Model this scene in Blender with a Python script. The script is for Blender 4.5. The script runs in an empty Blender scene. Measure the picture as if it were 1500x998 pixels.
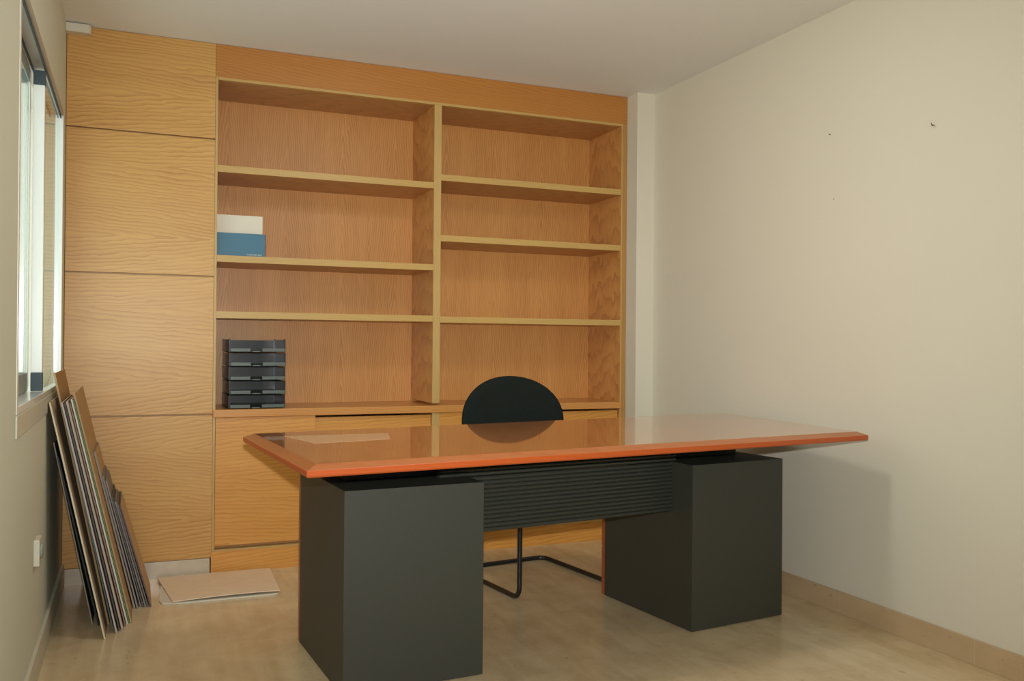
import bpy, bmesh, math, random
from mathutils import Vector, Matrix
random.seed(7)
S = bpy.context.scene
K = dict(lamp=.27, flash=1.0, sky=.48)
C = S.collection
PI = math.pi

# ------------------------------------------------------------------ materials
def mat_new(name):
    m = bpy.data.materials.new(name); m.use_nodes = True
    nt = m.node_tree; nt.nodes.clear()
    out = nt.nodes.new('ShaderNodeOutputMaterial')
    b = nt.nodes.new('ShaderNodeBsdfPrincipled')
    nt.links.new(b.outputs[0], out.inputs[0])
    return m, nt, b

def srgb(r, g, b):
    f = lambda c: (c/255/12.92) if c/255 <= .04045 else ((c/255+.055)/1.055)**2.4
    return (f(r), f(g), f(b), 1)

def plain(name, col, rough=.5, metal=0, var=.06, scale=12, bump=0, spec=.5, coat=0):
    """solid colour with a little procedural mottling"""
    m, nt, b = mat_new(name); N, L = nt.nodes, nt.links
    tc = N.new('ShaderNodeTexCoord')
    n = N.new('ShaderNodeTexNoise'); n.inputs['Scale'].default_value = scale; n.inputs['Detail'].default_value = 4
    L.new(tc.outputs['Object'], n.inputs['Vector'])
    r = N.new('ShaderNodeMapRange'); r.inputs['To Min'].default_value = 1-var; r.inputs['To Max'].default_value = 1+var
    L.new(n.outputs['Fac'], r.inputs['Value'])
    h = N.new('ShaderNodeHueSaturation'); h.inputs['Color'].default_value = col
    L.new(r.outputs[0], h.inputs['Value'])
    L.new(h.outputs[0], b.inputs['Base Color'])
    b.inputs['Roughness'].default_value = rough; b.inputs['Metallic'].default_value = metal
    b.inputs['Specular IOR Level'].default_value = spec; b.inputs['Coat Weight'].default_value = coat
    b.inputs['Coat Roughness'].default_value = .08
    if bump:
        bp = N.new('ShaderNodeBump'); bp.inputs['Strength'].default_value = bump; bp.inputs['Distance'].default_value = .002
        n2 = N.new('ShaderNodeTexNoise'); n2.inputs['Scale'].default_value = scale*25
        L.new(tc.outputs['Object'], n2.inputs['Vector']); L.new(n2.outputs['Fac'], bp.inputs['Height'])
        L.new(bp.outputs[0], b.inputs['Normal'])
    return m

def wood(name, light, dark, axis='X', rough=.35, rings=16, along=.55, across=4.5, contrast=1, coat=.0, seed=0, coatr=.1, leaf=.3, dens=75, wob=.05):
    """oak veneer: contour lines of a stretched noise give cathedral figure, a fine noise gives pores"""
    m, nt, b = mat_new(name); N, L = nt.nodes, nt.links
    tc = N.new('ShaderNodeTexCoord')
    def M_(op, a, b=None, c=None):
        n = N.new('ShaderNodeMath'); n.operation = op
        for k, v in enumerate((a, b, c)):
            if v is None: continue
            if isinstance(v, (int, float)): n.inputs[k].default_value = v
            else: L.new(v, n.inputs[k])
        return n.outputs[0]
    mp = N.new('ShaderNodeMapping'); L.new(tc.outputs['Object'], mp.inputs['Vector'])
    mp.inputs['Scale'].default_value = {'X': (along, across, across), 'Z': (across, across, along)}[axis]
    mp.inputs['Location'].default_value = (seed*1.7, seed*.9, seed*2.3)
    n = N.new('ShaderNodeTexNoise'); n.inputs['Scale'].default_value = 1; n.inputs['Detail'].default_value = 2.5
    n.inputs['Roughness'].default_value = .45
    L.new(mp.outputs[0], n.inputs['Vector'])
    sep = N.new('ShaderNodeSeparateXYZ'); L.new(tc.outputs['Object'], sep.inputs[0])
    al, ac = (sep.outputs[0], sep.outputs[2]) if axis == 'X' else (sep.outputs[2], sep.outputs[0])
    ac = M_('ADD', ac, 20.0+seed*.11)
    pp = M_('PINGPONG', ac, leaf)
    pp = M_('MULTIPLY_ADD', n.outputs['Fac'], wob, pp)
    ax = M_('SQRT', M_('MULTIPLY_ADD', pp, pp, .0006))
    f = M_('MULTIPLY', ax, dens)
    f = M_('MULTIPLY_ADD', al, dens*.085, f)
    f = M_('MULTIPLY_ADD', n.outputs['Fac'], rings*.35, f)
    nm = N.new('ShaderNodeTexNoise'); nm.inputs['Scale'].default_value = 1; nm.inputs['Detail'].default_value = 2
    mpm = N.new('ShaderNodeMapping'); L.new(tc.outputs['Object'], mpm.inputs['Vector'])
    mpm.inputs['Scale'].default_value = {'X': (9, 26, 26), 'Z': (26, 26, 9)}[axis]; L.new(mpm.outputs[0], nm.inputs['Vector'])
    f = M_('MULTIPLY_ADD', nm.outputs['Fac'], 1.5, f)
    fr = M_('FRACT', f)
    # sharp late-wood line, soft early-wood ramp; strength varies over the board
    pw_ = M_('POWER', fr, 2.4)
    fade = N.new('ShaderNodeTexNoise'); fade.inputs['Scale'].default_value = 1; fade.inputs['Detail'].default_value = 1
    mpf = N.new('ShaderNodeMapping'); L.new(tc.outputs['Object'], mpf.inputs['Vector'])
    mpf.inputs['Scale'].default_value = {'X': (2.5, 11, 11), 'Z': (11, 11, 2.5)}[axis]; L.new(mpf.outputs[0], fade.inputs['Vector'])
    class _P: outputs = [M_('MULTIPLY', pw_, fade.outputs['Fac'])]
    pw = _P
    mp2 = N.new('ShaderNodeMapping'); L.new(tc.outputs['Object'], mp2.inputs['Vector'])
    mp2.inputs['Scale'].default_value = {'X': (4, 130, 130), 'Z': (130, 130, 4)}[axis]
    n2 = N.new('ShaderNodeTexNoise'); n2.inputs['Detail'].default_value = 3; n2.inputs['Scale'].default_value = 1
    L.new(mp2.outputs[0], n2.inputs['Vector'])
    mp3 = N.new('ShaderNodeMapping'); L.new(tc.outputs['Object'], mp3.inputs['Vector'])
    mp3.inputs['Scale'].default_value = {'X': (.8, 9, 9), 'Z': (9, 9, .8)}[axis]
    mp3.inputs['Location'].default_value = (seed, seed, seed)
    n3 = N.new('ShaderNodeTexNoise'); n3.inputs['Detail'].default_value = 2; n3.inputs['Scale'].default_value = 1
    L.new(mp3.outputs[0], n3.inputs['Vector'])
    a1 = N.new('ShaderNodeMath'); a1.operation = 'MULTIPLY'; a1.inputs[1].default_value = 1.35*contrast; L.new(pw.outputs[0], a1.inputs[0])
    a2 = N.new('ShaderNodeMath'); a2.operation = 'MULTIPLY_ADD'; a2.inputs[1].default_value = .7*contrast; L.new(n2.outputs['Fac'], a2.inputs[0]); L.new(a1.outputs[0], a2.inputs[2])
    a3 = N.new('ShaderNodeMath'); a3.operation = 'MULTIPLY_ADD'; a3.inputs[1].default_value = .6*contrast; L.new(n3.outputs['Fac'], a3.inputs[0]); L.new(a2.outputs[0], a3.inputs[2])
    a4 = N.new('ShaderNodeMath'); a4.operation = 'SUBTRACT'; a4.inputs[1].default_value = .38*contrast; a4.use_clamp = True; L.new(a3.outputs[0], a4.inputs[0])
    mx = N.new('ShaderNodeMix'); mx.data_type = 'RGBA'; mx.inputs['A'].default_value = light; mx.inputs['B'].default_value = dark
    L.new(a4.outputs[0], mx.inputs['Factor']); L.new(mx.outputs['Result'], b.inputs['Base Color'])
    b.inputs['Roughness'].default_value = rough
    b.inputs['Coat Weight'].default_value = coat; b.inputs['Coat Roughness'].default_value = coatr
    return m

def stone(name, light, dark, rough=.2, joint_axis=None, joint=.4, off=0.0, coat=0, spec=.5):
    """travertine: streaks running away from the camera plus small dark pits"""
    m, nt, b = mat_new(name); N, L = nt.nodes, nt.links
    tc = N.new('ShaderNodeTexCoord')
    mp = N.new('ShaderNodeMapping'); mp.inputs['Scale'].default_value = (9, 1.1, 9); mp.inputs['Rotation'].default_value = (0, 0, -.04)
    L.new(tc.outputs['Object'], mp.inputs['Vector'])
    n = N.new('ShaderNodeTexNoise'); n.inputs['Scale'].default_value = 1.3; n.inputs['Detail'].default_value = 7; n.inputs['Roughness'].default_value = .62
    L.new(mp.outputs[0], n.inputs['Vector'])
    r = N.new('ShaderNodeValToRGB'); r.color_ramp.elements[0].position = .3; r.color_ramp.elements[1].position = .72
    r.color_ramp.elements[0].color = dark; r.color_ramp.elements[1].color = light
    nb = N.new('ShaderNodeTexNoise'); nb.inputs['Scale'].default_value = 5.5; nb.inputs['Detail'].default_value = 8; nb.inputs['Roughness'].default_value = .68; nb.inputs['Distortion'].default_value = .6
    L.new(tc.outputs['Object'], nb.inputs['Vector'])
    mxn = N.new('ShaderNodeMix'); mxn.data_type = 'FLOAT'; mxn.inputs['Factor'].default_value = .5
    L.new(n.outputs['Fac'], mxn.inputs['A']); L.new(nb.outputs['Fac'], mxn.inputs['B'])
    L.new(mxn.outputs['Result'], r.inputs['Fac'])
    # pits
    mp2 = N.new('ShaderNodeMapping'); mp2.inputs['Scale'].default_value = (30, 14, 30); L.new(tc.outputs['Object'], mp2.inputs['Vector'])
    n2 = N.new('ShaderNodeTexNoise'); n2.inputs['Scale'].default_value = 1.4; n2.inputs['Detail'].default_value = 4
    L.new(mp2.outputs[0], n2.inputs['Vector'])
    r2 = N.new('ShaderNodeValToRGB'); r2.color_ramp.elements[0].position = .66; r2.color_ramp.elements[1].position = .76
    r2.color_ramp.elements[0].color = (0, 0, 0, 1); r2.color_ramp.elements[1].color = (.45, .45, .45, 1)
    L.new(n2.outputs['Fac'], r2.inputs['Fac'])
    mx = N.new('ShaderNodeMix'); mx.data_type = 'RGBA'; L.new(r2.outputs[0], mx.inputs['Factor'])
    L.new(r.outputs[0], mx.inputs['A']); mx.inputs['B'].default_value = tuple(c*.45 for c in dark[:3])+(1,)
    last = mx.outputs['Result']
    if joint_axis:
        sep = N.new('ShaderNodeSeparateXYZ'); L.new(tc.outputs['Object'], sep.inputs[0])
        for ax in joint_axis:
            ad = N.new('ShaderNodeMath'); ad.operation = 'ADD'; ad.inputs[1].default_value = 50*joint-off; L.new(sep.outputs[ax], ad.inputs[0])
            mo = N.new('ShaderNodeMath'); mo.operation = 'MODULO'; mo.inputs[1].default_value = joint; L.new(ad.outputs[0], mo.inputs[0])
            lt = N.new('ShaderNodeMath'); lt.operation = 'LESS_THAN'; lt.inputs[1].default_value = .0035; L.new(mo.outputs[0], lt.inputs[0])
            ml = N.new('ShaderNodeMath'); ml.operation = 'MULTIPLY'; ml.inputs[1].default_value = .45; L.new(lt.outputs[0], ml.inputs[0])
            m2 = N.new('ShaderNodeMix'); m2.data_type = 'RGBA'; L.new(ml.outputs[0], m2.inputs['Factor']); L.new(last, m2.inputs['A'])
            m2.inputs['B'].default_value = srgb(205, 190, 160); last = m2.outputs['Result']
    L.new(last, b.inputs['Base Color'])
    b.inputs['Roughness'].default_value = rough; b.inputs['Coat Weight'].default_value = coat
    b.inputs['Specular IOR Level'].default_value = spec
    return m

def glass_mat(name):
    m = bpy.data.materials.new(name); m.use_nodes = True
    nt = m.node_tree; nt.nodes.clear(); N, L = nt.nodes, nt.links
    out = N.new('ShaderNodeOutputMaterial'); tr = N.new('ShaderNodeBsdfTransparent'); tr.inputs[0].default_value = (.86, .93, .9, 1)
    gl = N.new('ShaderNodeBsdfGlossy'); gl.inputs['Roughness'].default_value = .02; gl.inputs['Color'].default_value = (1, 1, 1, 1)
    fr = N.new('ShaderNodeFresnel'); fr.inputs['IOR'].default_value = 1.6
    mx = N.new('ShaderNodeMixShader'); ge = N.new('ShaderNodeNewGeometry'); iv = N.new('ShaderNodeMath'); iv.operation = 'SUBTRACT'; iv.inputs[0].default_value = 1; L.new(ge.outputs['Backfacing'], iv.inputs[1])
    fm = N.new('ShaderNodeMath'); fm.operation = 'MULTIPLY'; L.new(fr.outputs[0], fm.inputs[0]); L.new(iv.outputs[0], fm.inputs[1])
    L.new(fm.outputs[0], mx.inputs[0]); L.new(tr.outputs[0], mx.inputs[1]); L.new(gl.outputs[0], mx.inputs[2])
    L.new(mx.outputs[0], out.inputs[0])
    return m

M = {}
M['wall'] = plain('cream_wall_paint', srgb(219, 214, 197), .75, var=.025, scale=2.2, bump=.12, spec=.25)
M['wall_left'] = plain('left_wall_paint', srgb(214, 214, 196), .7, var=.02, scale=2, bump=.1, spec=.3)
M['ceiling'] = plain('ceiling_paint', srgb(231, 232, 228), .85, var=.015, scale=2, spec=.2)
M['panel'] = wood('oak_panel_across', srgb(214, 168, 96), srgb(176, 118, 52), 'X', .42, rings=14, along=.7, across=3.4, contrast=.75, coat=.12, coatr=.3, leaf=.32, dens=62, seed=2)
M['door'] = wood('oak_door_across', srgb(220, 162, 80), srgb(188, 116, 42), 'X', .4, rings=16, along=.5, across=3.4, contrast=.7, coat=.12, seed=3, coatr=.3, leaf=.31, dens=50)
M['fascia'] = wood('oak_fascia', srgb(190, 130, 60), srgb(164, 98, 38), 'X', .4, rings=12, along=.6, across=4, contrast=.6, coat=.1, seed=5, coatr=.3)
M['back'] = wood('oak_back_upright', srgb(218, 160, 90), srgb(172, 110, 54), 'Z', .42, rings=9, along=.6, across=3.6, contrast=.75, coat=.1, seed=1, coatr=.3, leaf=.145, dens=95, wob=.03)
M['shelf'] = wood('oak_shelf', srgb(196, 146, 88), srgb(160, 108, 60), 'X', .4, rings=6, contrast=.6, coat=.15, seed=2)
M['lip'] = wood('pale_edge_strip', srgb(198, 164, 98), srgb(176, 138, 74), 'X', .4, rings=3, contrast=.5)
M['lipz'] = wood('pale_edge_strip_upright', srgb(198, 166, 104), srgb(174, 138, 78), 'Z', .4, rings=3, contrast=.6)
M['stile'] = wood('oak_stile', srgb(190, 142, 76), srgb(150, 100, 46), 'Z', .38, rings=5, contrast=.6, coat=.2)
M['counter'] = wood('oak_counter', srgb(212, 152, 84), srgb(184, 118, 56), 'X', .32, rings=5, contrast=.6, coat=.3, seed=4)
M['desk'] = wood('cherry_desktop', srgb(198, 128, 70), srgb(164, 94, 46), 'X', .22, rings=7, along=.35, across=2.6, contrast=.75, coat=1.0, seed=6, coatr=.03)
M['desk_edge'] = wood('cherry_desk_edge', srgb(184, 84, 30), srgb(160, 66, 20), 'X', .42, rings=3, contrast=.5, coat=.1, seed=8)
M['desk_bevel'] = wood('cherry_bevel', srgb(178, 104, 54), srgb(150, 80, 36), 'X', .3, rings=3, contrast=.5, coat=.25, seed=9)
M['cherry'] = plain('cherry_drawer_front', srgb(158, 80, 40), .35, var=.12, scale=20, coat=.3)
M['black'] = plain('black_grained_laminate', srgb(54, 55, 47), .5, var=.22, scale=260, bump=.25)
M['rib'] = plain('black_ribbed_plastic', srgb(50, 53, 47), .36, var=.05, scale=30)
M['underside'] = plain('dark_underside', srgb(40, 38, 34), .7)
M['fabric'] = plain('black_fabric', srgb(30, 36, 33), .95, var=.25, scale=60, bump=.6, spec=.15)
M['tube'] = plain('black_painted_steel', srgb(26, 27, 27), .28, var=.03, spec=.6)
M['floor'] = stone('travertine_floor', srgb(232, 211, 173), srgb(188, 163, 124), .19, (0, 1), .6, .35, spec=.55)
M['skirt'] = stone('travertine_skirting', srgb(206, 182, 146), srgb(184, 156, 120), .3, (1,), .63, -.285)
M['skirt_grey'] = stone('grey_stone_skirting', srgb(214, 202, 182), srgb(186, 174, 154), .22)
M['skirt_left'] = plain('painted_skirting', srgb(206, 200, 180), .45, var=.05)
M['alu'] = plain('white_lacquered_aluminium', srgb(236, 240, 238), .22, var=.01, spec=.7, coat=.5)
M['seal'] = plain('slate_blue_seal', srgb(62, 76, 86), .6)
M['rail'] = plain('grey_green_rail', srgb(140, 150, 144), .5)
M['glass'] = glass_mat('window_glass')
M['sill'] = plain('polished_sill', srgb(206, 206, 190), .25, var=.06, scale=14)
M['tray'] = plain('black_glossy_plastic', srgb(22, 24, 25), .28, var=.05, spec=.4)
M['tray_lip'] = plain('grey_green_plastic_edge', srgb(84, 96, 92), .3, var=.05)
M['white'] = plain('white_plastic', srgb(214, 210, 194), .4, var=.01)
M['paper'] = plain('white_paper', srgb(226, 220, 206), .7, var=.02)
M['blue'] = plain('teal_blue_card', srgb(58, 112, 140), .45, var=.03)
M['red'] = plain('dark_red_card', srgb(130, 52, 44), .6)
M['steel'] = plain('dull_steel', srgb(110, 104, 92), .4, metal=.6)
M['kraft'] = plain('brown_card', srgb(184, 146, 100), .75, var=.06, scale=5)
M['floorboard'] = wood('pale_board', srgb(238, 216, 188), srgb(216, 190, 160), 'X', .5, rings=4, contrast=.4, coat=.0)
M['lamp'] = plain('opal_lamp_cover', srgb(240, 238, 228), .4)

# ------------------------------------------------------------------ mesh helpers
def box(bm, x0, x1, y0, y1, z0, z1, mi=0, bev=0.0):
    vs = [bm.verts.new(p) for p in ((x0,y0,z0),(x1,y0,z0),(x1,y1,z0),(x0,y1,z0),(x0,y0,z1),(x1,y0,z1),(x1,y1,z1),(x0,y1,z1))]
    fs = []
    for q in ((3,2,1,0),(4,5,6,7),(0,1,5,4),(1,2,6,5),(2,3,7,6),(3,0,4,7)):
        f = bm.faces.new([vs[i] for i in q]); f.material_index = mi; fs.append(f)
    if bev:
        es = list({e for f in fs for e in f.edges})
        bmesh.ops.bevel(bm, geom=es, offset=bev, segments=2, affect='EDGES', profile=.6)
    return vs

def prism(bm, poly, z0, z1, mi=0):
    """poly: ccw xy list"""
    a = [bm.verts.new((x, y, z0)) for x, y in poly]; b = [bm.verts.new((x, y, z1)) for x, y in poly]
    n = len(poly)
    bm.faces.new(a[::-1]).material_index = mi; bm.faces.new(b).material_index = mi
    for i in range(n):
        bm.faces.new([a[i], a[(i+1) % n], b[(i+1) % n], b[i]]).material_index = mi

def tube(bm, pts, r, seg=14, mi=0):
    pts = [Vector(p) for p in pts]; rings = []
    up = Vector((0, 0, 1))
    d0 = (pts[1]-pts[0]).normalized()
    nrm = d0.cross(up) if abs(d0.dot(up)) < .95 else d0.cross(Vector((1, 0, 0)))
    nrm.normalize()
    for i, p in enumerate(pts):
        if i == 0: d = pts[1]-pts[0]
        elif i == len(pts)-1: d = pts[-1]-pts[-2]
        else: d = (pts[i+1]-pts[i]).normalized()+(pts[i]-pts[i-1]).normalized()
        d.normalize()
        nrm = (nrm-d*nrm.dot(d)).normalized(); bi = d.cross(nrm)
        rings.append([bm.verts.new(p+(nrm*math.cos(2*PI*k/seg)+bi*math.sin(2*PI*k/seg))*r) for k in range(seg)])
    for a, b in zip(rings, rings[1:]):
        for k in range(seg):
            f = bm.faces.new([a[k], a[(k+1) % seg], b[(k+1) % seg], b[k]]); f.smooth = True; f.material_index = mi
    bm.faces.new(rings[0][::-1]); bm.faces.new(rings[-1])

def rounded(pts, r, n=6):
    """round the corners of a polyline"""
    pts = [Vector(p) for p in pts]; out = [pts[0]]
    for i in range(1, len(pts)-1):
        a, b, c = pts[i-1], pts[i], pts[i+1]
        u, v = (a-b).normalized(), (c-b).normalized()
        rr = min(r, (a-b).length*.45, (c-b).length*.45)
        p0, p2 = b+u*rr, b+v*rr
        for k in range(n+1):
            t = k/n
            out.append(p0*(1-t)**2+b*2*t*(1-t)+p2*t*t)
    out.append(pts[-1]); return out

def obj(name, bm, mats, parent=None, smooth=False):
    bmesh.ops.recalc_face_normals(bm, faces=bm.faces)
    me = bpy.data.meshes.new(name)
    if not isinstance(mats, (list, tuple)): mats = [mats]
    for m in mats: me.materials.append(M[m] if isinstance(m, str) else m)
    if parent is not None:
        bmesh.ops.transform(bm, matrix=parent.matrix_basis.inverted(), verts=bm.verts)   # meshes are written in room coordinates
    if smooth:
        for f in bm.faces: f.smooth = True
    bm.to_mesh(me); bm.free()
    o = bpy.data.objects.new(name, me); C.objects.link(o)
    if parent is not None: o.parent = parent
    return o

def sub(name, bm, mats, part, root):
    """a sub-part: mesh in room coordinates, child of a part that sits at its thing's origin"""
    o = obj(name, bm, mats, root); o.parent = part; return o

def thing(name, label, cat, loc=(0, 0, 0), rz=0, group=None):
    o = bpy.data.objects.new(name, None); C.objects.link(o); o.empty_display_size = .1
    o.matrix_basis = Matrix.Translation(loc) @ Matrix.Rotation(rz, 4, 'Z')
    o['label'] = label; o['category'] = cat
    if group: o['group'] = group
    return o

def tag(o, label, cat, group=None):
    o['label'] = label; o['category'] = cat
    if group: o['group'] = group
    return o

def struct(name, bm, mats, parent=None):
    o = obj(name, bm, mats, parent)
    if parent is None: o['kind'] = 'structure'
    return o

def B(): return bmesh.new()

# ------------------------------------------------------------------ room numbers (metres)
XL, XR, YB, YN, H = .598, 3.51, .40, -5.0, 2.45
X1, X2, XM0, XM1 = 1.2185, 3.399, 2.277, 2.315
WY0, WY1, WZ0, WZ1 = -1.70, -.13, .875, 2.035

bm = B(); box(bm, XL-.3, XR+.2, YN-.2, YB+.2, -.12, 0); struct('floor', bm, 'floor')
bm = B(); box(bm, XL-.3, XR+.2, YN-.2, YB+.2, H, H+.12); struct('ceiling', bm, 'ceiling')
bm = B(); box(bm, XR, XR+.2, YN-.2, YB+.2, 0, H); struct('wall_right', bm, 'wall')
bm = B(); box(bm, XL-.3, XR, YB, YB+.2, 0, H); struct('wall_back', bm, 'wall')
bm = B(); VX0, VX1, VZ0, VZ1 = 1.6, 3.1, .9, 2.1
for a in ((XL-.3, VX0, 0, H), (VX1, XR, 0, H), (VX0, VX1, 0, VZ0), (VX0, VX1, VZ1, H)): box(bm, a[0], a[1], YN-.2, YN, a[2], a[3])
struct('wall_front', bm, 'wall')
bm = B()
for a in ((VX0, VX0+.05, VZ0, VZ1), (VX1-.05, VX1, VZ0, VZ1), (VX0+.05, VX1-.05, VZ0, VZ0+.05), (VX0+.05, VX1-.05, VZ1-.05, VZ1), ((VX0+VX1)/2-.03, (VX0+VX1)/2+.03, VZ0+.05, VZ1-.05)):
    box(bm, a[0], a[1], YN-.14, YN-.09, a[2], a[3])
fill_win = struct('window_added_fill', bm, 'alu')  # added window behind the camera, only there for soft frontal fill
bm = B(); box(bm, VX0+.05, VX1-.05, YN-.12, YN-.116, VZ0+.05, VZ1-.05); struct('window_pane', bm, 'glass', fill_win)
bm = B(); box(bm, X2+.002, XR, -.105, YB, 0, H); struct('wall_corner', bm, 'wall')
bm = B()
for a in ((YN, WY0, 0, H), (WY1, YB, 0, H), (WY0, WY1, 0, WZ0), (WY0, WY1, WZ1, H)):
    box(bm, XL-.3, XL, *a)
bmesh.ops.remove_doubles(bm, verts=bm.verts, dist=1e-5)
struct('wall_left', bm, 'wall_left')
bm = B(); box(bm, XR-.012, XR, YN, -.107, 0, .088, bev=.002)
struct('baseboard_right', bm, 'skirt')
bm = B(); box(bm, XL, XL+.012, YN, -.012, 0, .1, bev=.002)
struct('baseboard_left', bm, 'skirt_left')
bm = B(); box(bm, XL+.0125, X1-.008, -.006, .012, 0, .074, bev=.001)
struct('baseboard_back', bm, 'skirt_grey')

# ------------------------------------------------------------------ window
M['head'] = plain('shade_toned_head', srgb(168, 160, 144), .4, var=.02)  # darker beige puts the shade under the head into its colour
bm = B(); fx0, fx1 = XL-.034, XL+.002
box(bm, fx0, fx1, WY1-.028, WY1, WZ0, WZ1, bev=.002)
box(bm, XL-.075, fx1, WY0, WY0+.028, WZ0, WZ1, bev=.002)
box(bm, XL-.075, fx1, WY0+.0285, WY1-.0285, WZ0, WZ0+.02, bev=.002)
win = struct('window_1', bm, 'alu')
def wpart(name, bm, mats): return struct(name, bm, mats, win)
ya, yb = WY0+.028, WY1-.028
bm = B(); box(bm, XL-.075, fx1, ya, yb, WZ1-.022, WZ1, bev=.002); wpart('window_head', bm, 'head')
bm = B(); box(bm, XL-.010, XL-.006, ya, yb, WZ1-.034, WZ1-.0225); box(bm, XL-.050, XL-.046, ya, yb, WZ1-.034, WZ1-.0225); wpart('sliding_track', bm, 'seal')
SM = -.87
# outer sash, nearer half
bm = B(); sx0, sx1 = XL-.072, XL-.052
box(bm, sx0, sx1, ya, ya+.045, WZ0+.022, WZ1-.036, bev=.002); box(bm, sx0, sx1, SM-.03, SM+.01, WZ0+.022, WZ1-.036, bev=.002)
s1 = wpart('sash', bm, 'alu')
bm = B(); box(bm, sx0, sx1, ya+.0455, SM-.0305, WZ0+.022, WZ0+.085); box(bm, sx0, sx1, ya+.0455, SM-.0305, WZ1-.085, WZ1-.036)
o = struct('sash_rail', bm, 'rail', win); o.parent = s1
bm = B(); box(bm, XL-.058, XL-.054, ya+.0455, SM-.0305, WZ0+.0855, WZ1-.0855); o = struct('window_pane', bm, 'glass', win); o.parent = s1
# inner sash, farther half, its stile towards the room
bm = B(); sx0, sx1 = XL-.044, XL-.008
box(bm, sx0, sx1, SM-.012, SM+.024, WZ0+.085, WZ1-.085, bev=.003)
s2 = wpart('sash', bm, 'alu')
bm = B(); box(bm, sx0, sx1, SM-.012, SM+.024, WZ0+.022, WZ0+.0845); box(bm, sx0, sx1, SM-.012, SM+.024, WZ1-.0845, WZ1-.036)
o = struct('sash_end_block', bm, 'seal', win); o.parent = s2
bm = B(); box(bm, XL-.018, XL-.013, SM+.0245, yb-.0005, WZ0+.022, WZ1-.036); o = struct('window_pane', bm, 'glass', win); o.parent = s2
bm = B(); box(bm, XL+.0005, XL+.005, WY0-.02, WY1+.02, WZ0-.06, WZ0-.001, bev=.001)
wpart('window_sill', bm, 'sill')

# ------------------------------------------------------------------ panelling to the left of the bookcase
t = thing('wall_panelling', 'light oak panelling in four stacked boards with dark grooves, beside the window wall', 'wall panelling', (XL+.3, 0, 0))
zs = [.0755, .7356, 1.3712, 2.0062, H-.002]
for i in range(4):
    bm = B(); z0, z1 = zs[i]+(.0035 if i else 0), zs[i+1]-(.0035 if i < 3 else 0)
    box(bm, XL+.002, X1-.0005, 0, .02, z0, z1, bev=.0015)
    obj('panel', bm, 'panel', t)
bm = B(); box(bm, XL+.002, X1-.0005, .021, .04, .0755, H-.002); obj('backing', bm, 'stile', t)

# ------------------------------------------------------------------ bookcase
t = thing('bookcase', 'tall built-in oak bookcase with two open bays over low sliding doors', 'bookcase', (1.7, 0, 0))
D = .38
bm = B(); box(bm, X1, X2, D, D+.015, .09, H-.03); obj('back_panel', bm, 'back', t)
bm = B(); box(bm, X1, X2, 0, .02, 2.297, H-.002); obj('fascia', bm, 'fascia', t)
bm = B(); box(bm, X1+.012, X2-.028, -.001, .02, 2.284, 2.2965, 0); box(bm, X1+.012, X2-.028, .0205, D, 2.284, 2.2965, 1); obj('top_board', bm, ['lip', 'shelf'], t)
bm = B(); box(bm, X1, X1+.011, -.001, .018, .0, 2.2965, 0); box(bm, X1, X1+.011, .0185, D, .0, 2.2965, 1); obj('side_panel', bm, ['lipz', 'stile'], t)
bm = B(); box(bm, X2-.027, X2-.001, 0, D, .0, 2.2965, 1); box(bm, X2-.036, X2-.0275, -.001, .004, .0, 2.2835, 0); box(bm, X2-.036, X2-.0275, .0045, D, .0, 2.2835, 2); obj('side_panel', bm, ['lipz', 'stile', 'back'], t)
bm = B(); box(bm, XM0, XM1, -.0015, .004, .768, 2.2835, 0); box(bm, XM0, XM1, .0045, D, .768, 2.2835, 1); box(bm, XM0, XM1, -.0015, .004, .10, .7195, 0); box(bm, XM0, XM1, .0045, D, .10, .7195, 1); obj('divider', bm, ['lipz', 'back'], t)
XA0, XA1, XB0, XB1 = X1+.0115, XM0-.0005, XM1+.0005, X2-.0365
for x0, x1, z in ((XA0, XA1, 1.889), (XA0, XA1, 1.4725), (XA0, XA1, 1.2115), (XB0, XB1, 1.933), (XB0, XB1, 1.6235), (XB0, XB1, 1.2085)):
    bm = B(); box(bm, x0, x1, .0, .003, z-.031, z, 0); box(bm, x0, x1, .0035, D-.001, z-.031, z, 1); obj('shelf', bm, ['lip', 'shelf'], t)
bm = B(); box(bm, X1+.001, X2-.03, -.014, D, .7205, .7565, bev=.003); obj('counter', bm, 'counter', t)
# sliding doors: the left one of each bay runs in front
for x0, x1 in ((XA0, XA1), (XB0, XB1)):
    xm = x0+(x1-x0)*.44
    bm = B(); box(bm, x0+.001, xm, .002, .016, .125, .719, bev=.001); obj('sliding_door', bm, 'door', t)
    bm = B(); box(bm, xm-.03, x1-.001, .020, .034, .125, .708, bev=.001); obj('sliding_door', bm, 'door', t)
bm = B(); box(bm, X1+.011, X2-.037, -.008, .03, .101, .110, 0); box(bm, X1+.011, X2-.037, .0305, D, .101, .12, 1); obj('door_track', bm, ['lip', 'shelf'], t)
bm = B(); box(bm, X1-.003, X2-.002, -.006, .02, 0, .1005, bev=.001); obj('plinth', bm, 'door', t)

# ------------------------------------------------------------------ junction box at the ceiling
bm = B()
pl = [(XL+.001, -.001), (XL+.001, -.045), (.675, -.045)] + [(.675+.022*math.sin(a), -.023-.022*math.cos(a)) for a in [PI*k/8 for k in range(1, 8)]] + [(.675, -.001)]
prism(bm, pl, 2.408, 2.444)
tag(obj('junction_box', bm, 'white'), 'small off-white rounded box under the ceiling at the window corner', 'junction box')

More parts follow.
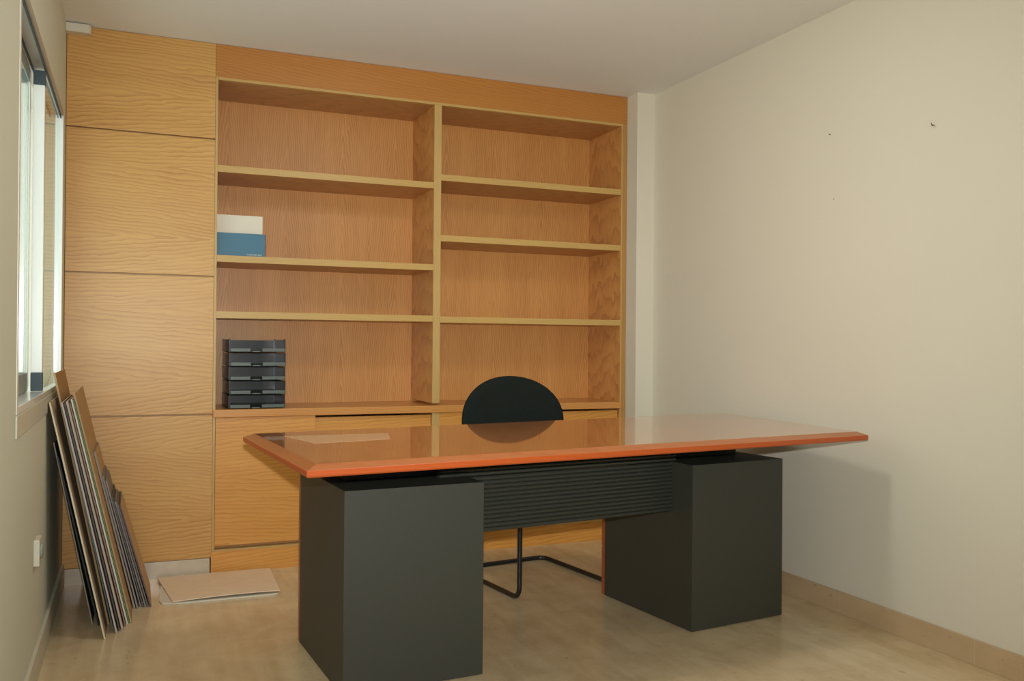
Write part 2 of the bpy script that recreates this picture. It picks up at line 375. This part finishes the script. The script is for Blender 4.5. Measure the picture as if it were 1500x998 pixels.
# ------------------------------------------------------------------ desk
ZR = .745                      # rim height
c00, c10, c11, c01 = Vector((1.287, -2.052)), Vector((3.386, -1.806)), Vector((3.452, -.838)), Vector((1.229, -1.148))
dk = thing('desk', 'large desk with cherry top, black pedestals and ribbed modesty panel', 'desk', (2.35, -1.5, 0), .1)
def inset(poly, d):
    n = len(poly); res = []
    for i in range(n):
        p0, p1, p2 = poly[i-1], poly[i], poly[(i+1) % n]
        e1, e2 = (p1-p0).normalized(), (p2-p1).normalized()
        n1, n2 = Vector((-e1.y, e1.x)), Vector((-e2.y, e2.x))
        k = (n1+n2)/(1+n1.dot(n2)); res.append(p1+k*d)
    return res
quad = [c00, c10, c11, c01]
def chamfer(poly, c):
    r = []
    for i, p in enumerate(poly):
        a = (poly[i-1]-p).normalized(); b = (poly[(i+1) % len(poly)]-p).normalized()
        r += [p+a*c, p+b*c]
    return r
lv = [(inset(quad, .004), ZR-.019), (inset(quad, .0), ZR-.015), (inset(quad, .0), ZR-.001), (inset(quad, .0015), ZR), (inset(quad, .030), ZR+.0115), (inset(quad, .033), ZR+.0122)]
bm = B(); rr = [[bm.verts.new((p.x, p.y, z)) for p in ps] for ps, z in lv]
n = len(rr[0])
for k in range(len(rr)-1):
    for i in range(n):
        f = bm.faces.new([rr[k][i], rr[k][(i+1) % n], rr[k+1][(i+1) % n], rr[k+1][i]]); f.material_index = 3 if k >= 3 else 1
bm.faces.new(rr[-1]); f = bm.faces.new(rr[0][::-1]); f.material_index = 2
obj('desktop', bm, ['desk', 'desk_edge', 'underside', 'desk_bevel'], dk)
HP = .6245
def pedestal(x, y, yaw, w=.462, d=.583):
    T = Matrix.Translation((x, y, 0)) @ Matrix.Rotation(yaw, 4, 'Z')
    bm = B(); box(bm, 0, w, 0, d-.021, .004, HP, bev=.0015); box(bm, .01, w-.01, .01, d-.03, 0, .0038); bmesh.ops.transform(bm, matrix=T, verts=bm.verts)
    p = obj('pedestal', bm, 'black', dk)
    zz = [.004, .21, .415, HP-.004]
    for i in range(3):
        bm = B(); box(bm, 0, w, d-.0205, d, zz[i]+.0015, zz[i+1]-.0015, bev=.001); bmesh.ops.transform(bm, matrix=T, verts=bm.verts)
        f = sub('drawer', bm, 'cherry', p, dk)
        bm = B()
        tube(bm, rounded([(w/2-.06, d+.0005, (zz[i]+zz[i+1])/2), (w/2-.06, d+.022, (zz[i]+zz[i+1])/2), (w/2+.06, d+.022, (zz[i]+zz[i+1])/2), (w/2+.06, d+.0005, (zz[i]+zz[i+1])/2)], .01), .004, 8)
        bmesh.ops.transform(bm, matrix=T, verts=bm.verts)
        sub('handle', bm, 'tube', p, dk)
    # spacer blocks carrying the top
    bm = B(); box(bm, .06, w-.06, .2, .5, HP+.0005, ZR-.0195, bev=.002); bmesh.ops.transform(bm, matrix=T, verts=bm.verts)
    sub('spacer', bm, 'underside', p, dk)
    return T
TL = pedestal(1.467, -1.672, .0625)
TR = pedestal(2.8036, -1.5331, .113)
# ribbed modesty panel
a, b_ = Vector((1.9225, -1.523)), Vector((2.788, -1.411))
dr = (b_-a).normalized(); nn = Vector((dr.y, -dr.x))      # nn points to the camera side
def ribbed(bm, p, q, z0, z1, pitch=.0148):
    nr = max(1, round((z1-z0)/pitch)); h = (z1-z0)/nr; prof = []
    for k in range(nr):
        zb = z0+k*h
        prof += [(0, zb), (.0035, zb+h*.12), (.0055, zb+h*.35), (.0055, zb+h*.62), (.0035, zb+h*.88)]
    prof += [(0, z1), (-.018, z1), (-.018, z0)]
    A = [bm.verts.new((p.x+nn.x*u, p.y+nn.y*u, z)) for u, z in prof]; Bv = [bm.verts.new((q.x+nn.x*u, q.y+nn.y*u, z)) for u, z in prof]
    m = len(prof)
    for i in range(m): bm.faces.new([A[i], A[(i+1) % m], Bv[(i+1) % m], Bv[i]])
    bm.faces.new(A); bm.faces.new(Bv[::-1])
bm = B(); ribbed(bm, a, b_, .434, .6240); ribbed(bm, a-dr*.115, b_+dr*.02, .6265, .7245)
obj('modesty_panel', bm, 'rib', dk)

# sheet lying on the desk
bm = B()
P = [Vector((1.341, -1.301)), Vector((1.40, -1.545)), Vector((1.655, -1.492)), Vector((1.70, -1.304))]
prism(bm, [(p.x, p.y) for p in P], ZR+.0124, ZR+.0130)
m_sheet = plain('translucent_sheet', srgb(206, 168, 132), .18, var=.03, spec=.6)
tag(obj('paper_sheet', bm, m_sheet), 'pale sheet lying flat on the left end of the cherry desktop', 'paper')

# ------------------------------------------------------------------ chair (cantilever, seen behind the desk)
cy = .14
ch = thing('cantilever_chair', 'black fabric chair with rounded back on a black tube sled frame, behind the desk', 'chair', (2.61, -.885, 0), cy)
T = ch.matrix_basis.copy()
w2, r = .243, .0105
bm = B()
path = rounded([(-w2+.03, .53, .80), (-w2+.02, .47, .47), (-w2+.02, .30, .425), (-w2, 0, .44), (-w2, 0, r), (-w2, .57, r), (w2, .57, r), (w2, 0, r), (w2, 0, .44), (w2-.02, .30, .425), (w2-.02, .47, .47), (w2-.03, .53, .80)], .055, 8)
tube(bm, path, r, 14); bmesh.ops.transform(bm, matrix=T, verts=bm.verts); obj('frame', bm, 'tube', ch)
bm = B()
def pad(bm, outline, thick, plane, bulge=.012, rings=6, curve=None):
    """cushion from an outline: a grid of shrinking loops on both faces"""
    cx = sum(p[0] for p in outline)/len(outline); cz = sum(p[1] for p in outline)/len(outline)
    def P3(u, v, w):
        if curve: w += curve(u, v)
        return (u, w, v) if plane == 'XZ' else (u, v, w)
    sides = []
    for sgn in (-1, 1):
        loops = []
        for k in range(rings+1):
            s = 1-(k/rings)**1.5*.999 if k else 1.0
            edge = thick/2*(.55 if k == 0 else 1)+bulge*(1-s)
            loops.append([bm.verts.new(P3(cx+(x-cx)*s*(1 if k else 1), cz+(z-cz)*s, sgn*edge)) for x, z in outline])
        for a_, b2 in zip(loops, loops[1:]):
            for i in range(len(outline)):
                j = (i+1) % len(outline); bm.faces.new([a_[i], a_[j], b2[j], b2[i]])
        bm.faces.new(loops[-1]); sides.append(loops[0])
    for i in range(len(outline)):
        j = (i+1) % len(outline); bm.faces.new([sides[0][i], sides[0][j], sides[1][j], sides[1][i]])
out = []
for k in range(33):                      # upper half ellipse
    a_ = PI*k/32; out.append((.277*math.cos(a_), .705+.213*math.sin(a_)**.93))
for k in range(1, 12):                   # lower half, flatter
    a_ = PI*k/12; out.append((-.277*math.cos(a_), .705-.13*math.sin(a_)))
pad(bm, out, .03, 'XZ', .010, curve=lambda u, v: .565-.10+.0-(u/.277)**2*.03+(v-.7)*.1+.02)
bmesh.ops.transform(bm, matrix=T, verts=bm.verts); obj('backrest', bm, 'fabric', ch, smooth=True)
bm = B(); out = []
for k in range(40):
    a_ = 2*PI*k/40; c_, s_ = math.cos(a_), math.sin(a_)
    out.append((.235*abs(c_)**.45*(1 if c_ > 0 else -1), .24+.22*abs(s_)**.45*(1 if s_ > 0 else -1)))
pad(bm, out, .045, 'XY', .012)
bmesh.ops.translate(bm, vec=(0, 0, .476), verts=bm.verts)
bmesh.ops.transform(bm, matrix=T, verts=bm.verts); obj('seat', bm, 'fabric', ch, smooth=True)

# ------------------------------------------------------------------ letter trays
def make_tray(x, y, z, label):
    g = 'stacked letter trays on the bookcase counter'
    t = thing('letter_tray', label, 'letter tray', (x, y, z), 0, g)
    W, Dp = .26, .345
    bm = B()
    box(bm, x, x+W, y+.004, y+Dp, z+.003, z+.006)
    # walls
    box(bm, x, x+.003, y+.02, y+Dp, z+.006, z+.058); box(bm, x+W-.003, x+W, y+.02, y+Dp, z+.006, z+.058)
    box(bm, x+.003, x+W-.003, y+Dp-.003, y+Dp, z+.006, z+.058)
    for xx in (x+.013, x+W-.018):     # rolled top flange of the side walls
        box(bm, xx-.0125 if xx < x+.1 else xx+.0155, xx-.006 if xx < x+.1 else xx+.0175, y+.03, y+Dp, z+.058, z+.0605)
    obj('tray_body', bm, 'tray', t)
    for x0, x1 in ((x+.008, x+.098), (x+.152, x+W-.004)):
        bm = B(); box(bm, x0, x1, y, y+.004, z+.003, z+.019, bev=.0012); box(bm, x0, x1, y+.004, y+.010, z+.0155, z+.019); obj('front_lip', bm, 'tray_lip', t)
    bm = B(); box(bm, x+.108, x+.142, y+.001, y+.005, z+.002, z+.007); obj('finger_notch', bm, 'tray_lip', t)
    for px, py in ((x+.0005, y+.003), (x+W-.0085, y+.003), (x+.0005, y+Dp-.015), (x+W-.0085, y+Dp-.015)):
        bm = B(); wd = .008
        if px < x+.1: box(bm, px, px+wd, py, py+.012, z+.0065, z+.0625)
        else: box(bm, px, px+wd, py+.004, py+.012, z+.0065, z+.0625)
        box(bm, px+.002, px+wd-.002, py+.004, py+.008, z+.0625, z+.0655)
        obj('corner_post', bm, 'tray', t)
    return t
TRN = ['bottom tray of the stack, resting on the wooden counter', 'second tray from the bottom of the stack',
       'middle tray of the stack of five', 'fourth tray up, just under the top one', 'top tray of the stack, open above']
for k in range(5):
    make_tray(1.289+(k % 2)*.002, .018-.003*k*0, .7568+k*.0662, 'black plastic letter tray, '+TRN[k])

# ------------------------------------------------------------------ brochures on the shelf
bm = B(); box(bm, 1.2315, 1.4405, .052, .056, 1.4727, 1.668)
tag(obj('folder', bm, 'paper'), 'white card folder standing behind the blue brochure', 'folder')
br = thing('brochure', 'blue brochure with a dark red back edge standing on the shelf', 'brochure', (1.34, .035, 1.4727))
bm = B(); box(bm, 1.2315, 1.450, .030, .034, 1.4727, 1.5815); obj('cover', bm, 'blue', br)
bm = B(); box(bm, 1.2315, 1.4535, .0345, .042, 1.4727, 1.5805); obj('back_cover', bm, 'red', br)
cu = bpy.data.curves.new('txt', 'FONT'); cu.body = 'implantes bio.'; cu.size = .0115; cu.extrude = .0001
to = bpy.data.objects.new('txt', cu); C.objects.link(to)
bpy.context.view_layer.update()
me = bpy.data.meshes.new_from_object(to.evaluated_get(bpy.context.evaluated_depsgraph_get()))
bpy.data.objects.remove(to)
bm = B(); bm.from_mesh(me); w_ = max(v.co.x for v in bm.verts)
bmesh.ops.scale(bm, vec=(.070/w_, 1, 1), verts=bm.verts)
bmesh.ops.transform(bm, matrix=Matrix.Translation((1.366, .0296, 1.4795)) @ Matrix.Rotation(PI/2, 4, 'X'), verts=bm.verts)
obj('printed_title', bm, 'white', br)

# ------------------------------------------------------------------ boards leaning on the left wall
def face_mat(name, edge, face): return (plain(name+'_edge', srgb(*edge), .6, var=.08, scale=30), plain(name+'_face', srgb(*face), .7, var=.05, scale=5))
# xb, xt(top x), y near, length up the slope z top, depth length, thickness, edge colour, face colour, label
bd = [
 (.747, .604, -.617, .690, .42, .004, (150, 140, 118), (40, 44, 40), 'thin dark board with a pale edge, closest to the window wall'),
 (.770, .606, -.650, .640, .45, .005, (36, 40, 38), (38, 40, 38), 'black board second out from the window wall'),
 (.796, .606, -.822, .853, .60, .005, (214, 200, 172), (170, 150, 120), 'cream-edged board whose foot comes nearest the camera'),
 (.803, .6065, -.640, .948, .50, .006, (170, 140, 98), (168, 128, 82), 'brown cardboard sheet, tallest of the leaning stack'),
 (.819, .621, -.700, .835, .50, .004, (112, 112, 104), (60, 60, 58), 'grey-green board just right of the tall brown sheet'),
 (.834, .629, -.763, .846, .55, .005, (176, 180, 172), (150, 60, 60), 'grey-edged board with a red face at its top'),
 (.843, .634, -.740, .842, .55, .004, (74, 78, 80), (50, 50, 52), 'dark grey board between the grey-edged and the beige-edged one'),
 (.853, .641, -.719, .848, .55, .006, (186, 172, 152), (150, 130, 110), 'beige-edged board in the middle of the tall stack'),
 (.862, .6475, -.690, .840, .52, .0035, (140, 112, 104), (90, 60, 60), 'thin maroon-edged board in the tall stack'),
 (.868, .653, -.664, .852, .55, .005, (216, 212, 196), (200, 190, 170), 'white-edged board with a bright top corner'),
 (.875, .659, -.655, .850, .54, .0035, (104, 128, 78), (80, 100, 60), 'thin green-edged board of the tall stack'),
 (.882, .665, -.651, .872, .58, .005, (176, 148, 112), (182, 146, 102), 'brown card-faced board, outermost of the tall stack'),
 (.895, .722, -.455, .632, .36, .006, (150, 140, 132), (186, 150, 108), 'medium-height board with a tan face, right of the tall stack'),
 (.906, .750, -.460, .535, .34, .005, (138, 130, 126), (120, 110, 105), 'grey board beside the medium tan one'),
 (.917, .764, -.440, .515, .34, .004, (150, 142, 134), (130, 120, 110), 'thin pale-grey board of the low group'),
 (.926, .776, -.448, .450, .34, .004, (92, 88, 86), (70, 66, 64), 'blackish board of the low group'),
 (.935, .786, -.445, .428, .34, .005, (140, 134, 128), (120, 112, 104), 'grey-edged board, second lowest of the low group'),
 (.944, .795, -.452, .420, .34, .004, (120, 108, 108), (90, 84, 80), 'dark purple-grey board, second outermost of all the leaning boards'),
 (.955, .804, -.455, .416, .36, .005, (96, 82, 82), (190, 156, 114), 'short tan-faced board, outermost and lowest of the leaning boards'),
]
fixed = []
for (xb, xt, y0, zt, L, th, ce, cf, lab) in bd:      # push every board clear of those already standing to its left
    th = th*1.12
    th_h = th*1.06+.0012
    xb = max([xb]+[p[0]+th_h for p in fixed])
    xt = max(xt, XL+.0065+th_h)
    for p in fixed:
        zc = min(zt, p[3])
        need = p[0]-(p[0]-p[1])*zc/p[3]+th_h
        have = xb-(xb-xt)*zc/zt
        if have < need: xt = xb-(xb-need)*zt/zc
    fixed.append((xb, xt, y0, zt, L, th, ce, cf, lab))
bd = fixed
for i, (xb, xt, y0, zt, L, th, ce, cf, lab) in enumerate(bd):
    me_, mf_ = face_mat('board_%d' % i, ce, cf)
    u = Vector((xt-xb, 0, zt)).normalized(); nx = Vector((u.z, 0, -u.x)); h = zt/u.z
    L = min(L, -.03-y0)
    base = Vector((xb, y0, -nx.z*0))
    bm = B()
    vs = {}
    for s in (0, 1):
        for j in (0, 1):
            for k in (0, 1):
                p = base+u*(h*k)-nx*(th*(1-s))+Vector((0, L*j, 0)); vs[s, j, k] = bm.verts.new(p)
    zmin = min(v.co.z for v in vs.values())
    for v in vs.values(): v.co.z -= zmin-.0005
    def F(q, mi):
        f = bm.faces.new([vs[c] for c in q]); f.material_index = mi
    F([(0,0,0),(1,0,0),(1,0,1),(0,0,1)], 0); F([(0,1,0),(1,1,0),(1,1,1),(0,1,1)], 0)
    F([(1,0,0),(1,1,0),(1,1,1),(1,0,1)], 1); F([(0,0,0),(0,1,0),(0,1,1),(0,0,1)], 1)
    F([(0,0,0),(1,0,0),(1,1,0),(0,1,0)], 0); F([(0,0,1),(1,0,1),(1,1,1),(0,1,1)], 0)
    tag(obj('leaning_board', bm, [me_, mf_]), lab, 'board', 'boards leaning on the window wall')

# ------------------------------------------------------------------ sheets on the floor
bm = B(); q = [(.985, -.395), (.995, -.440), (1.06, -.462), (1.44, -.462), (1.455, -.452), (1.47, -.10), (1.0, -.10)]
prism(bm, q, .0006, .007)
tag(obj('floor_sheet', bm, 'white'), 'white sheet on the floor under the pale board, its corner sticking out', 'sheet')
# slightly bowed upper board
bm = B(); g = {}
A_, B_, C_, D_ = Vector((1.035, -.452)), Vector((1.462, -.458)), Vector((1.476, -.034)), Vector((.985, -.034))
for i in range(13):
    for j in range(7):
        s, v = i/12, j/6
        p = (A_*(1-s)+B_*s)*(1-v)+(D_*(1-s)+C_*s)*v
        z = .0085+.006*math.sin(PI*s*.9)*(1-v)+.004*s*(1-v)
        g[i, j] = (bm.verts.new((p.x, p.y, z)), bm.verts.new((p.x, p.y, z+.004)))
for i in range(12):
    for j in range(6):
        for k in (0, 1): bm.faces.new([g[i, j][k], g[i+1, j][k], g[i+1, j+1][k], g[i, j+1][k]])
for i in range(12):
    for j in (0, 6): bm.faces.new([g[i, j][0], g[i+1, j][0], g[i+1, j][1], g[i, j][1]])
for j in range(6):
    for i in (0, 12): bm.faces.new([g[i, j][0], g[i, j+1][0], g[i, j+1][1], g[i, j][1]])
tag(obj('floor_board', bm, 'floorboard'), 'pale beige board lying on the floor in front of the plinth', 'board')

# ------------------------------------------------------------------ socket on the left wall
t = thing('wall_socket', 'white surface socket low on the window wall', 'socket', (XL, -1.15, .41))
bm = B(); box(bm, XL+.0005, XL+.018, -1.225, -1.145, .37, .452, bev=.003); obj('plate', bm, 'white', t)
bm = B()
bmesh.ops.create_cone(bm, cap_ends=True, segments=24, radius1=.024, radius2=.022, depth=.006, matrix=Matrix.Translation((XL+.0215, -1.185, .411)) @ Matrix.Rotation(PI/2, 4, 'Y'))
obj('outlet', bm, 'rail', t)

# ------------------------------------------------------------------ nails on the right wall
def nail(y, z, s, hook, label):
    bm = B()
    tube(bm, [(XR-.0005, y, z), (XR-.014*s, y, z-.001)], .0017*s, 8)
    bmesh.ops.create_uvsphere(bm, u_segments=10, v_segments=6, radius=.0045*s, matrix=Matrix.Translation((XR-.013*s, y, z)))
    if hook: tube(bm, [(XR-.012, y, z), (XR-.013, y+.003, z+.005), (XR-.010, y+.006, z+.011)], .0013, 8)
    tag(obj('wall_nail', bm, 'steel'), label, 'nail')
nail(-1.984, 1.865, .8, True, 'bent nail high on the cream wall, farthest right')
nail(-1.464, 1.943, .6, False, 'small nail high on the cream wall, left of the bent one')
nail(-1.487, 1.674, .42, False, 'tiny nail lower on the cream wall, below the other two')

# ------------------------------------------------------------------ ceiling lamp (above the frame)
LX, LY = 2.05, -1.92
t = thing('ceiling_light', 'round white ceiling light in the middle of the room', 'ceiling light', (LX, LY, H))
bm = B(); bmesh.ops.create_cone(bm, cap_ends=True, segments=40, radius1=.19, radius2=.2, depth=.02, matrix=Matrix.Translation((LX, LY, H-.0105))); obj('housing', bm, 'lamp', t)

def area(name, loc, target, size, power, col, shape='DISK', size_y=None, spread=PI):
    l = bpy.data.lights.new(name, 'AREA'); l.shape = shape; l.size = size
    if size_y: l.size_y = size_y
    l.energy = power; l.color = col; l.spread = spread
    o = bpy.data.objects.new(name, l); C.objects.link(o); o.location = loc
    o.rotation_euler = (Vector(target)-Vector(loc)).to_track_quat('-Z', 'Y').to_euler()
    return o
pl_ = bpy.data.lights.new('lamp_light', 'POINT'); pl_.energy = 30*K['lamp']; pl_.color = (1, .97, .91); pl_.shadow_soft_size = .12
po = bpy.data.objects.new('lamp_light', pl_); C.objects.link(po); po.location = (LX, LY, H-.17)
area('lamp_disc', (LX, LY, H-.03), (LX, LY, 0), .34, 26*K['lamp'], (1, .97, .91))

# ------------------------------------------------------------------ camera
yaw, pit, roll = -.3987, .0035, .0082
cam = bpy.data.cameras.new('camera'); co = bpy.data.objects.new('camera', cam); C.objects.link(co)
F_ = Vector((-math.sin(yaw)*math.cos(pit), math.cos(yaw)*math.cos(pit), math.sin(pit)))
R_ = Vector((math.cos(yaw), math.sin(yaw), 0)); U_ = R_.cross(F_)
R2 = R_*math.cos(roll)+U_*math.sin(roll); U2 = -R_*math.sin(roll)+U_*math.cos(roll)
m3 = Matrix((R2, U2, -F_)).transposed()
co.matrix_world = Matrix.Translation((.8781, -4.3574, 1.073)) @ m3.to_4x4()
cam.sensor_width = 36; cam.lens = 36*1316.37/1500; cam.clip_start = .05
S.camera = co

# camera flash: a small light just above the lens, pointing the way the camera does
fl = co.location + U2*.10
area('flash', fl, fl+F_*3, .035, 20*K['flash'], (1, 1, .98), spread=1.6)

# daylight
w = bpy.data.worlds.new('world'); S.world = w; w.use_nodes = True
nt = w.node_tree; bg = nt.nodes['Background']; bg.inputs[0].default_value = (.95, .98, .95, 1); bg.inputs[1].default_value = 4*K['sky']
pt = area('window_portal', (XL-.28, (WY0+WY1)/2, (WZ0+WZ1)/2), (3, (WY0+WY1)/2, (WZ0+WZ1)/2), WY1-WY0, 1, (1, 1, 1), 'RECTANGLE', WZ1-WZ0)
pt.data.cycles.is_portal = True
p2 = area('window_portal', ((VX0+VX1)/2, YN-.18, (VZ0+VZ1)/2), ((VX0+VX1)/2, 0, (VZ0+VZ1)/2), VX1-VX0, 1, (1, 1, 1), 'RECTANGLE', VZ1-VZ0)  # portal for the added fill window
p2.data.cycles.is_portal = True

vs_ = S.view_settings; S.display_settings.display_device = 'sRGB'
vs_.view_transform = 'Standard'; vs_.look = 'None'; vs_.gamma = 1; vs_.exposure = 0; vs_.use_curve_mapping = False
S.cycles.use_denoising = True
S.cycles.max_bounces = 10; S.cycles.diffuse_bounces = 6
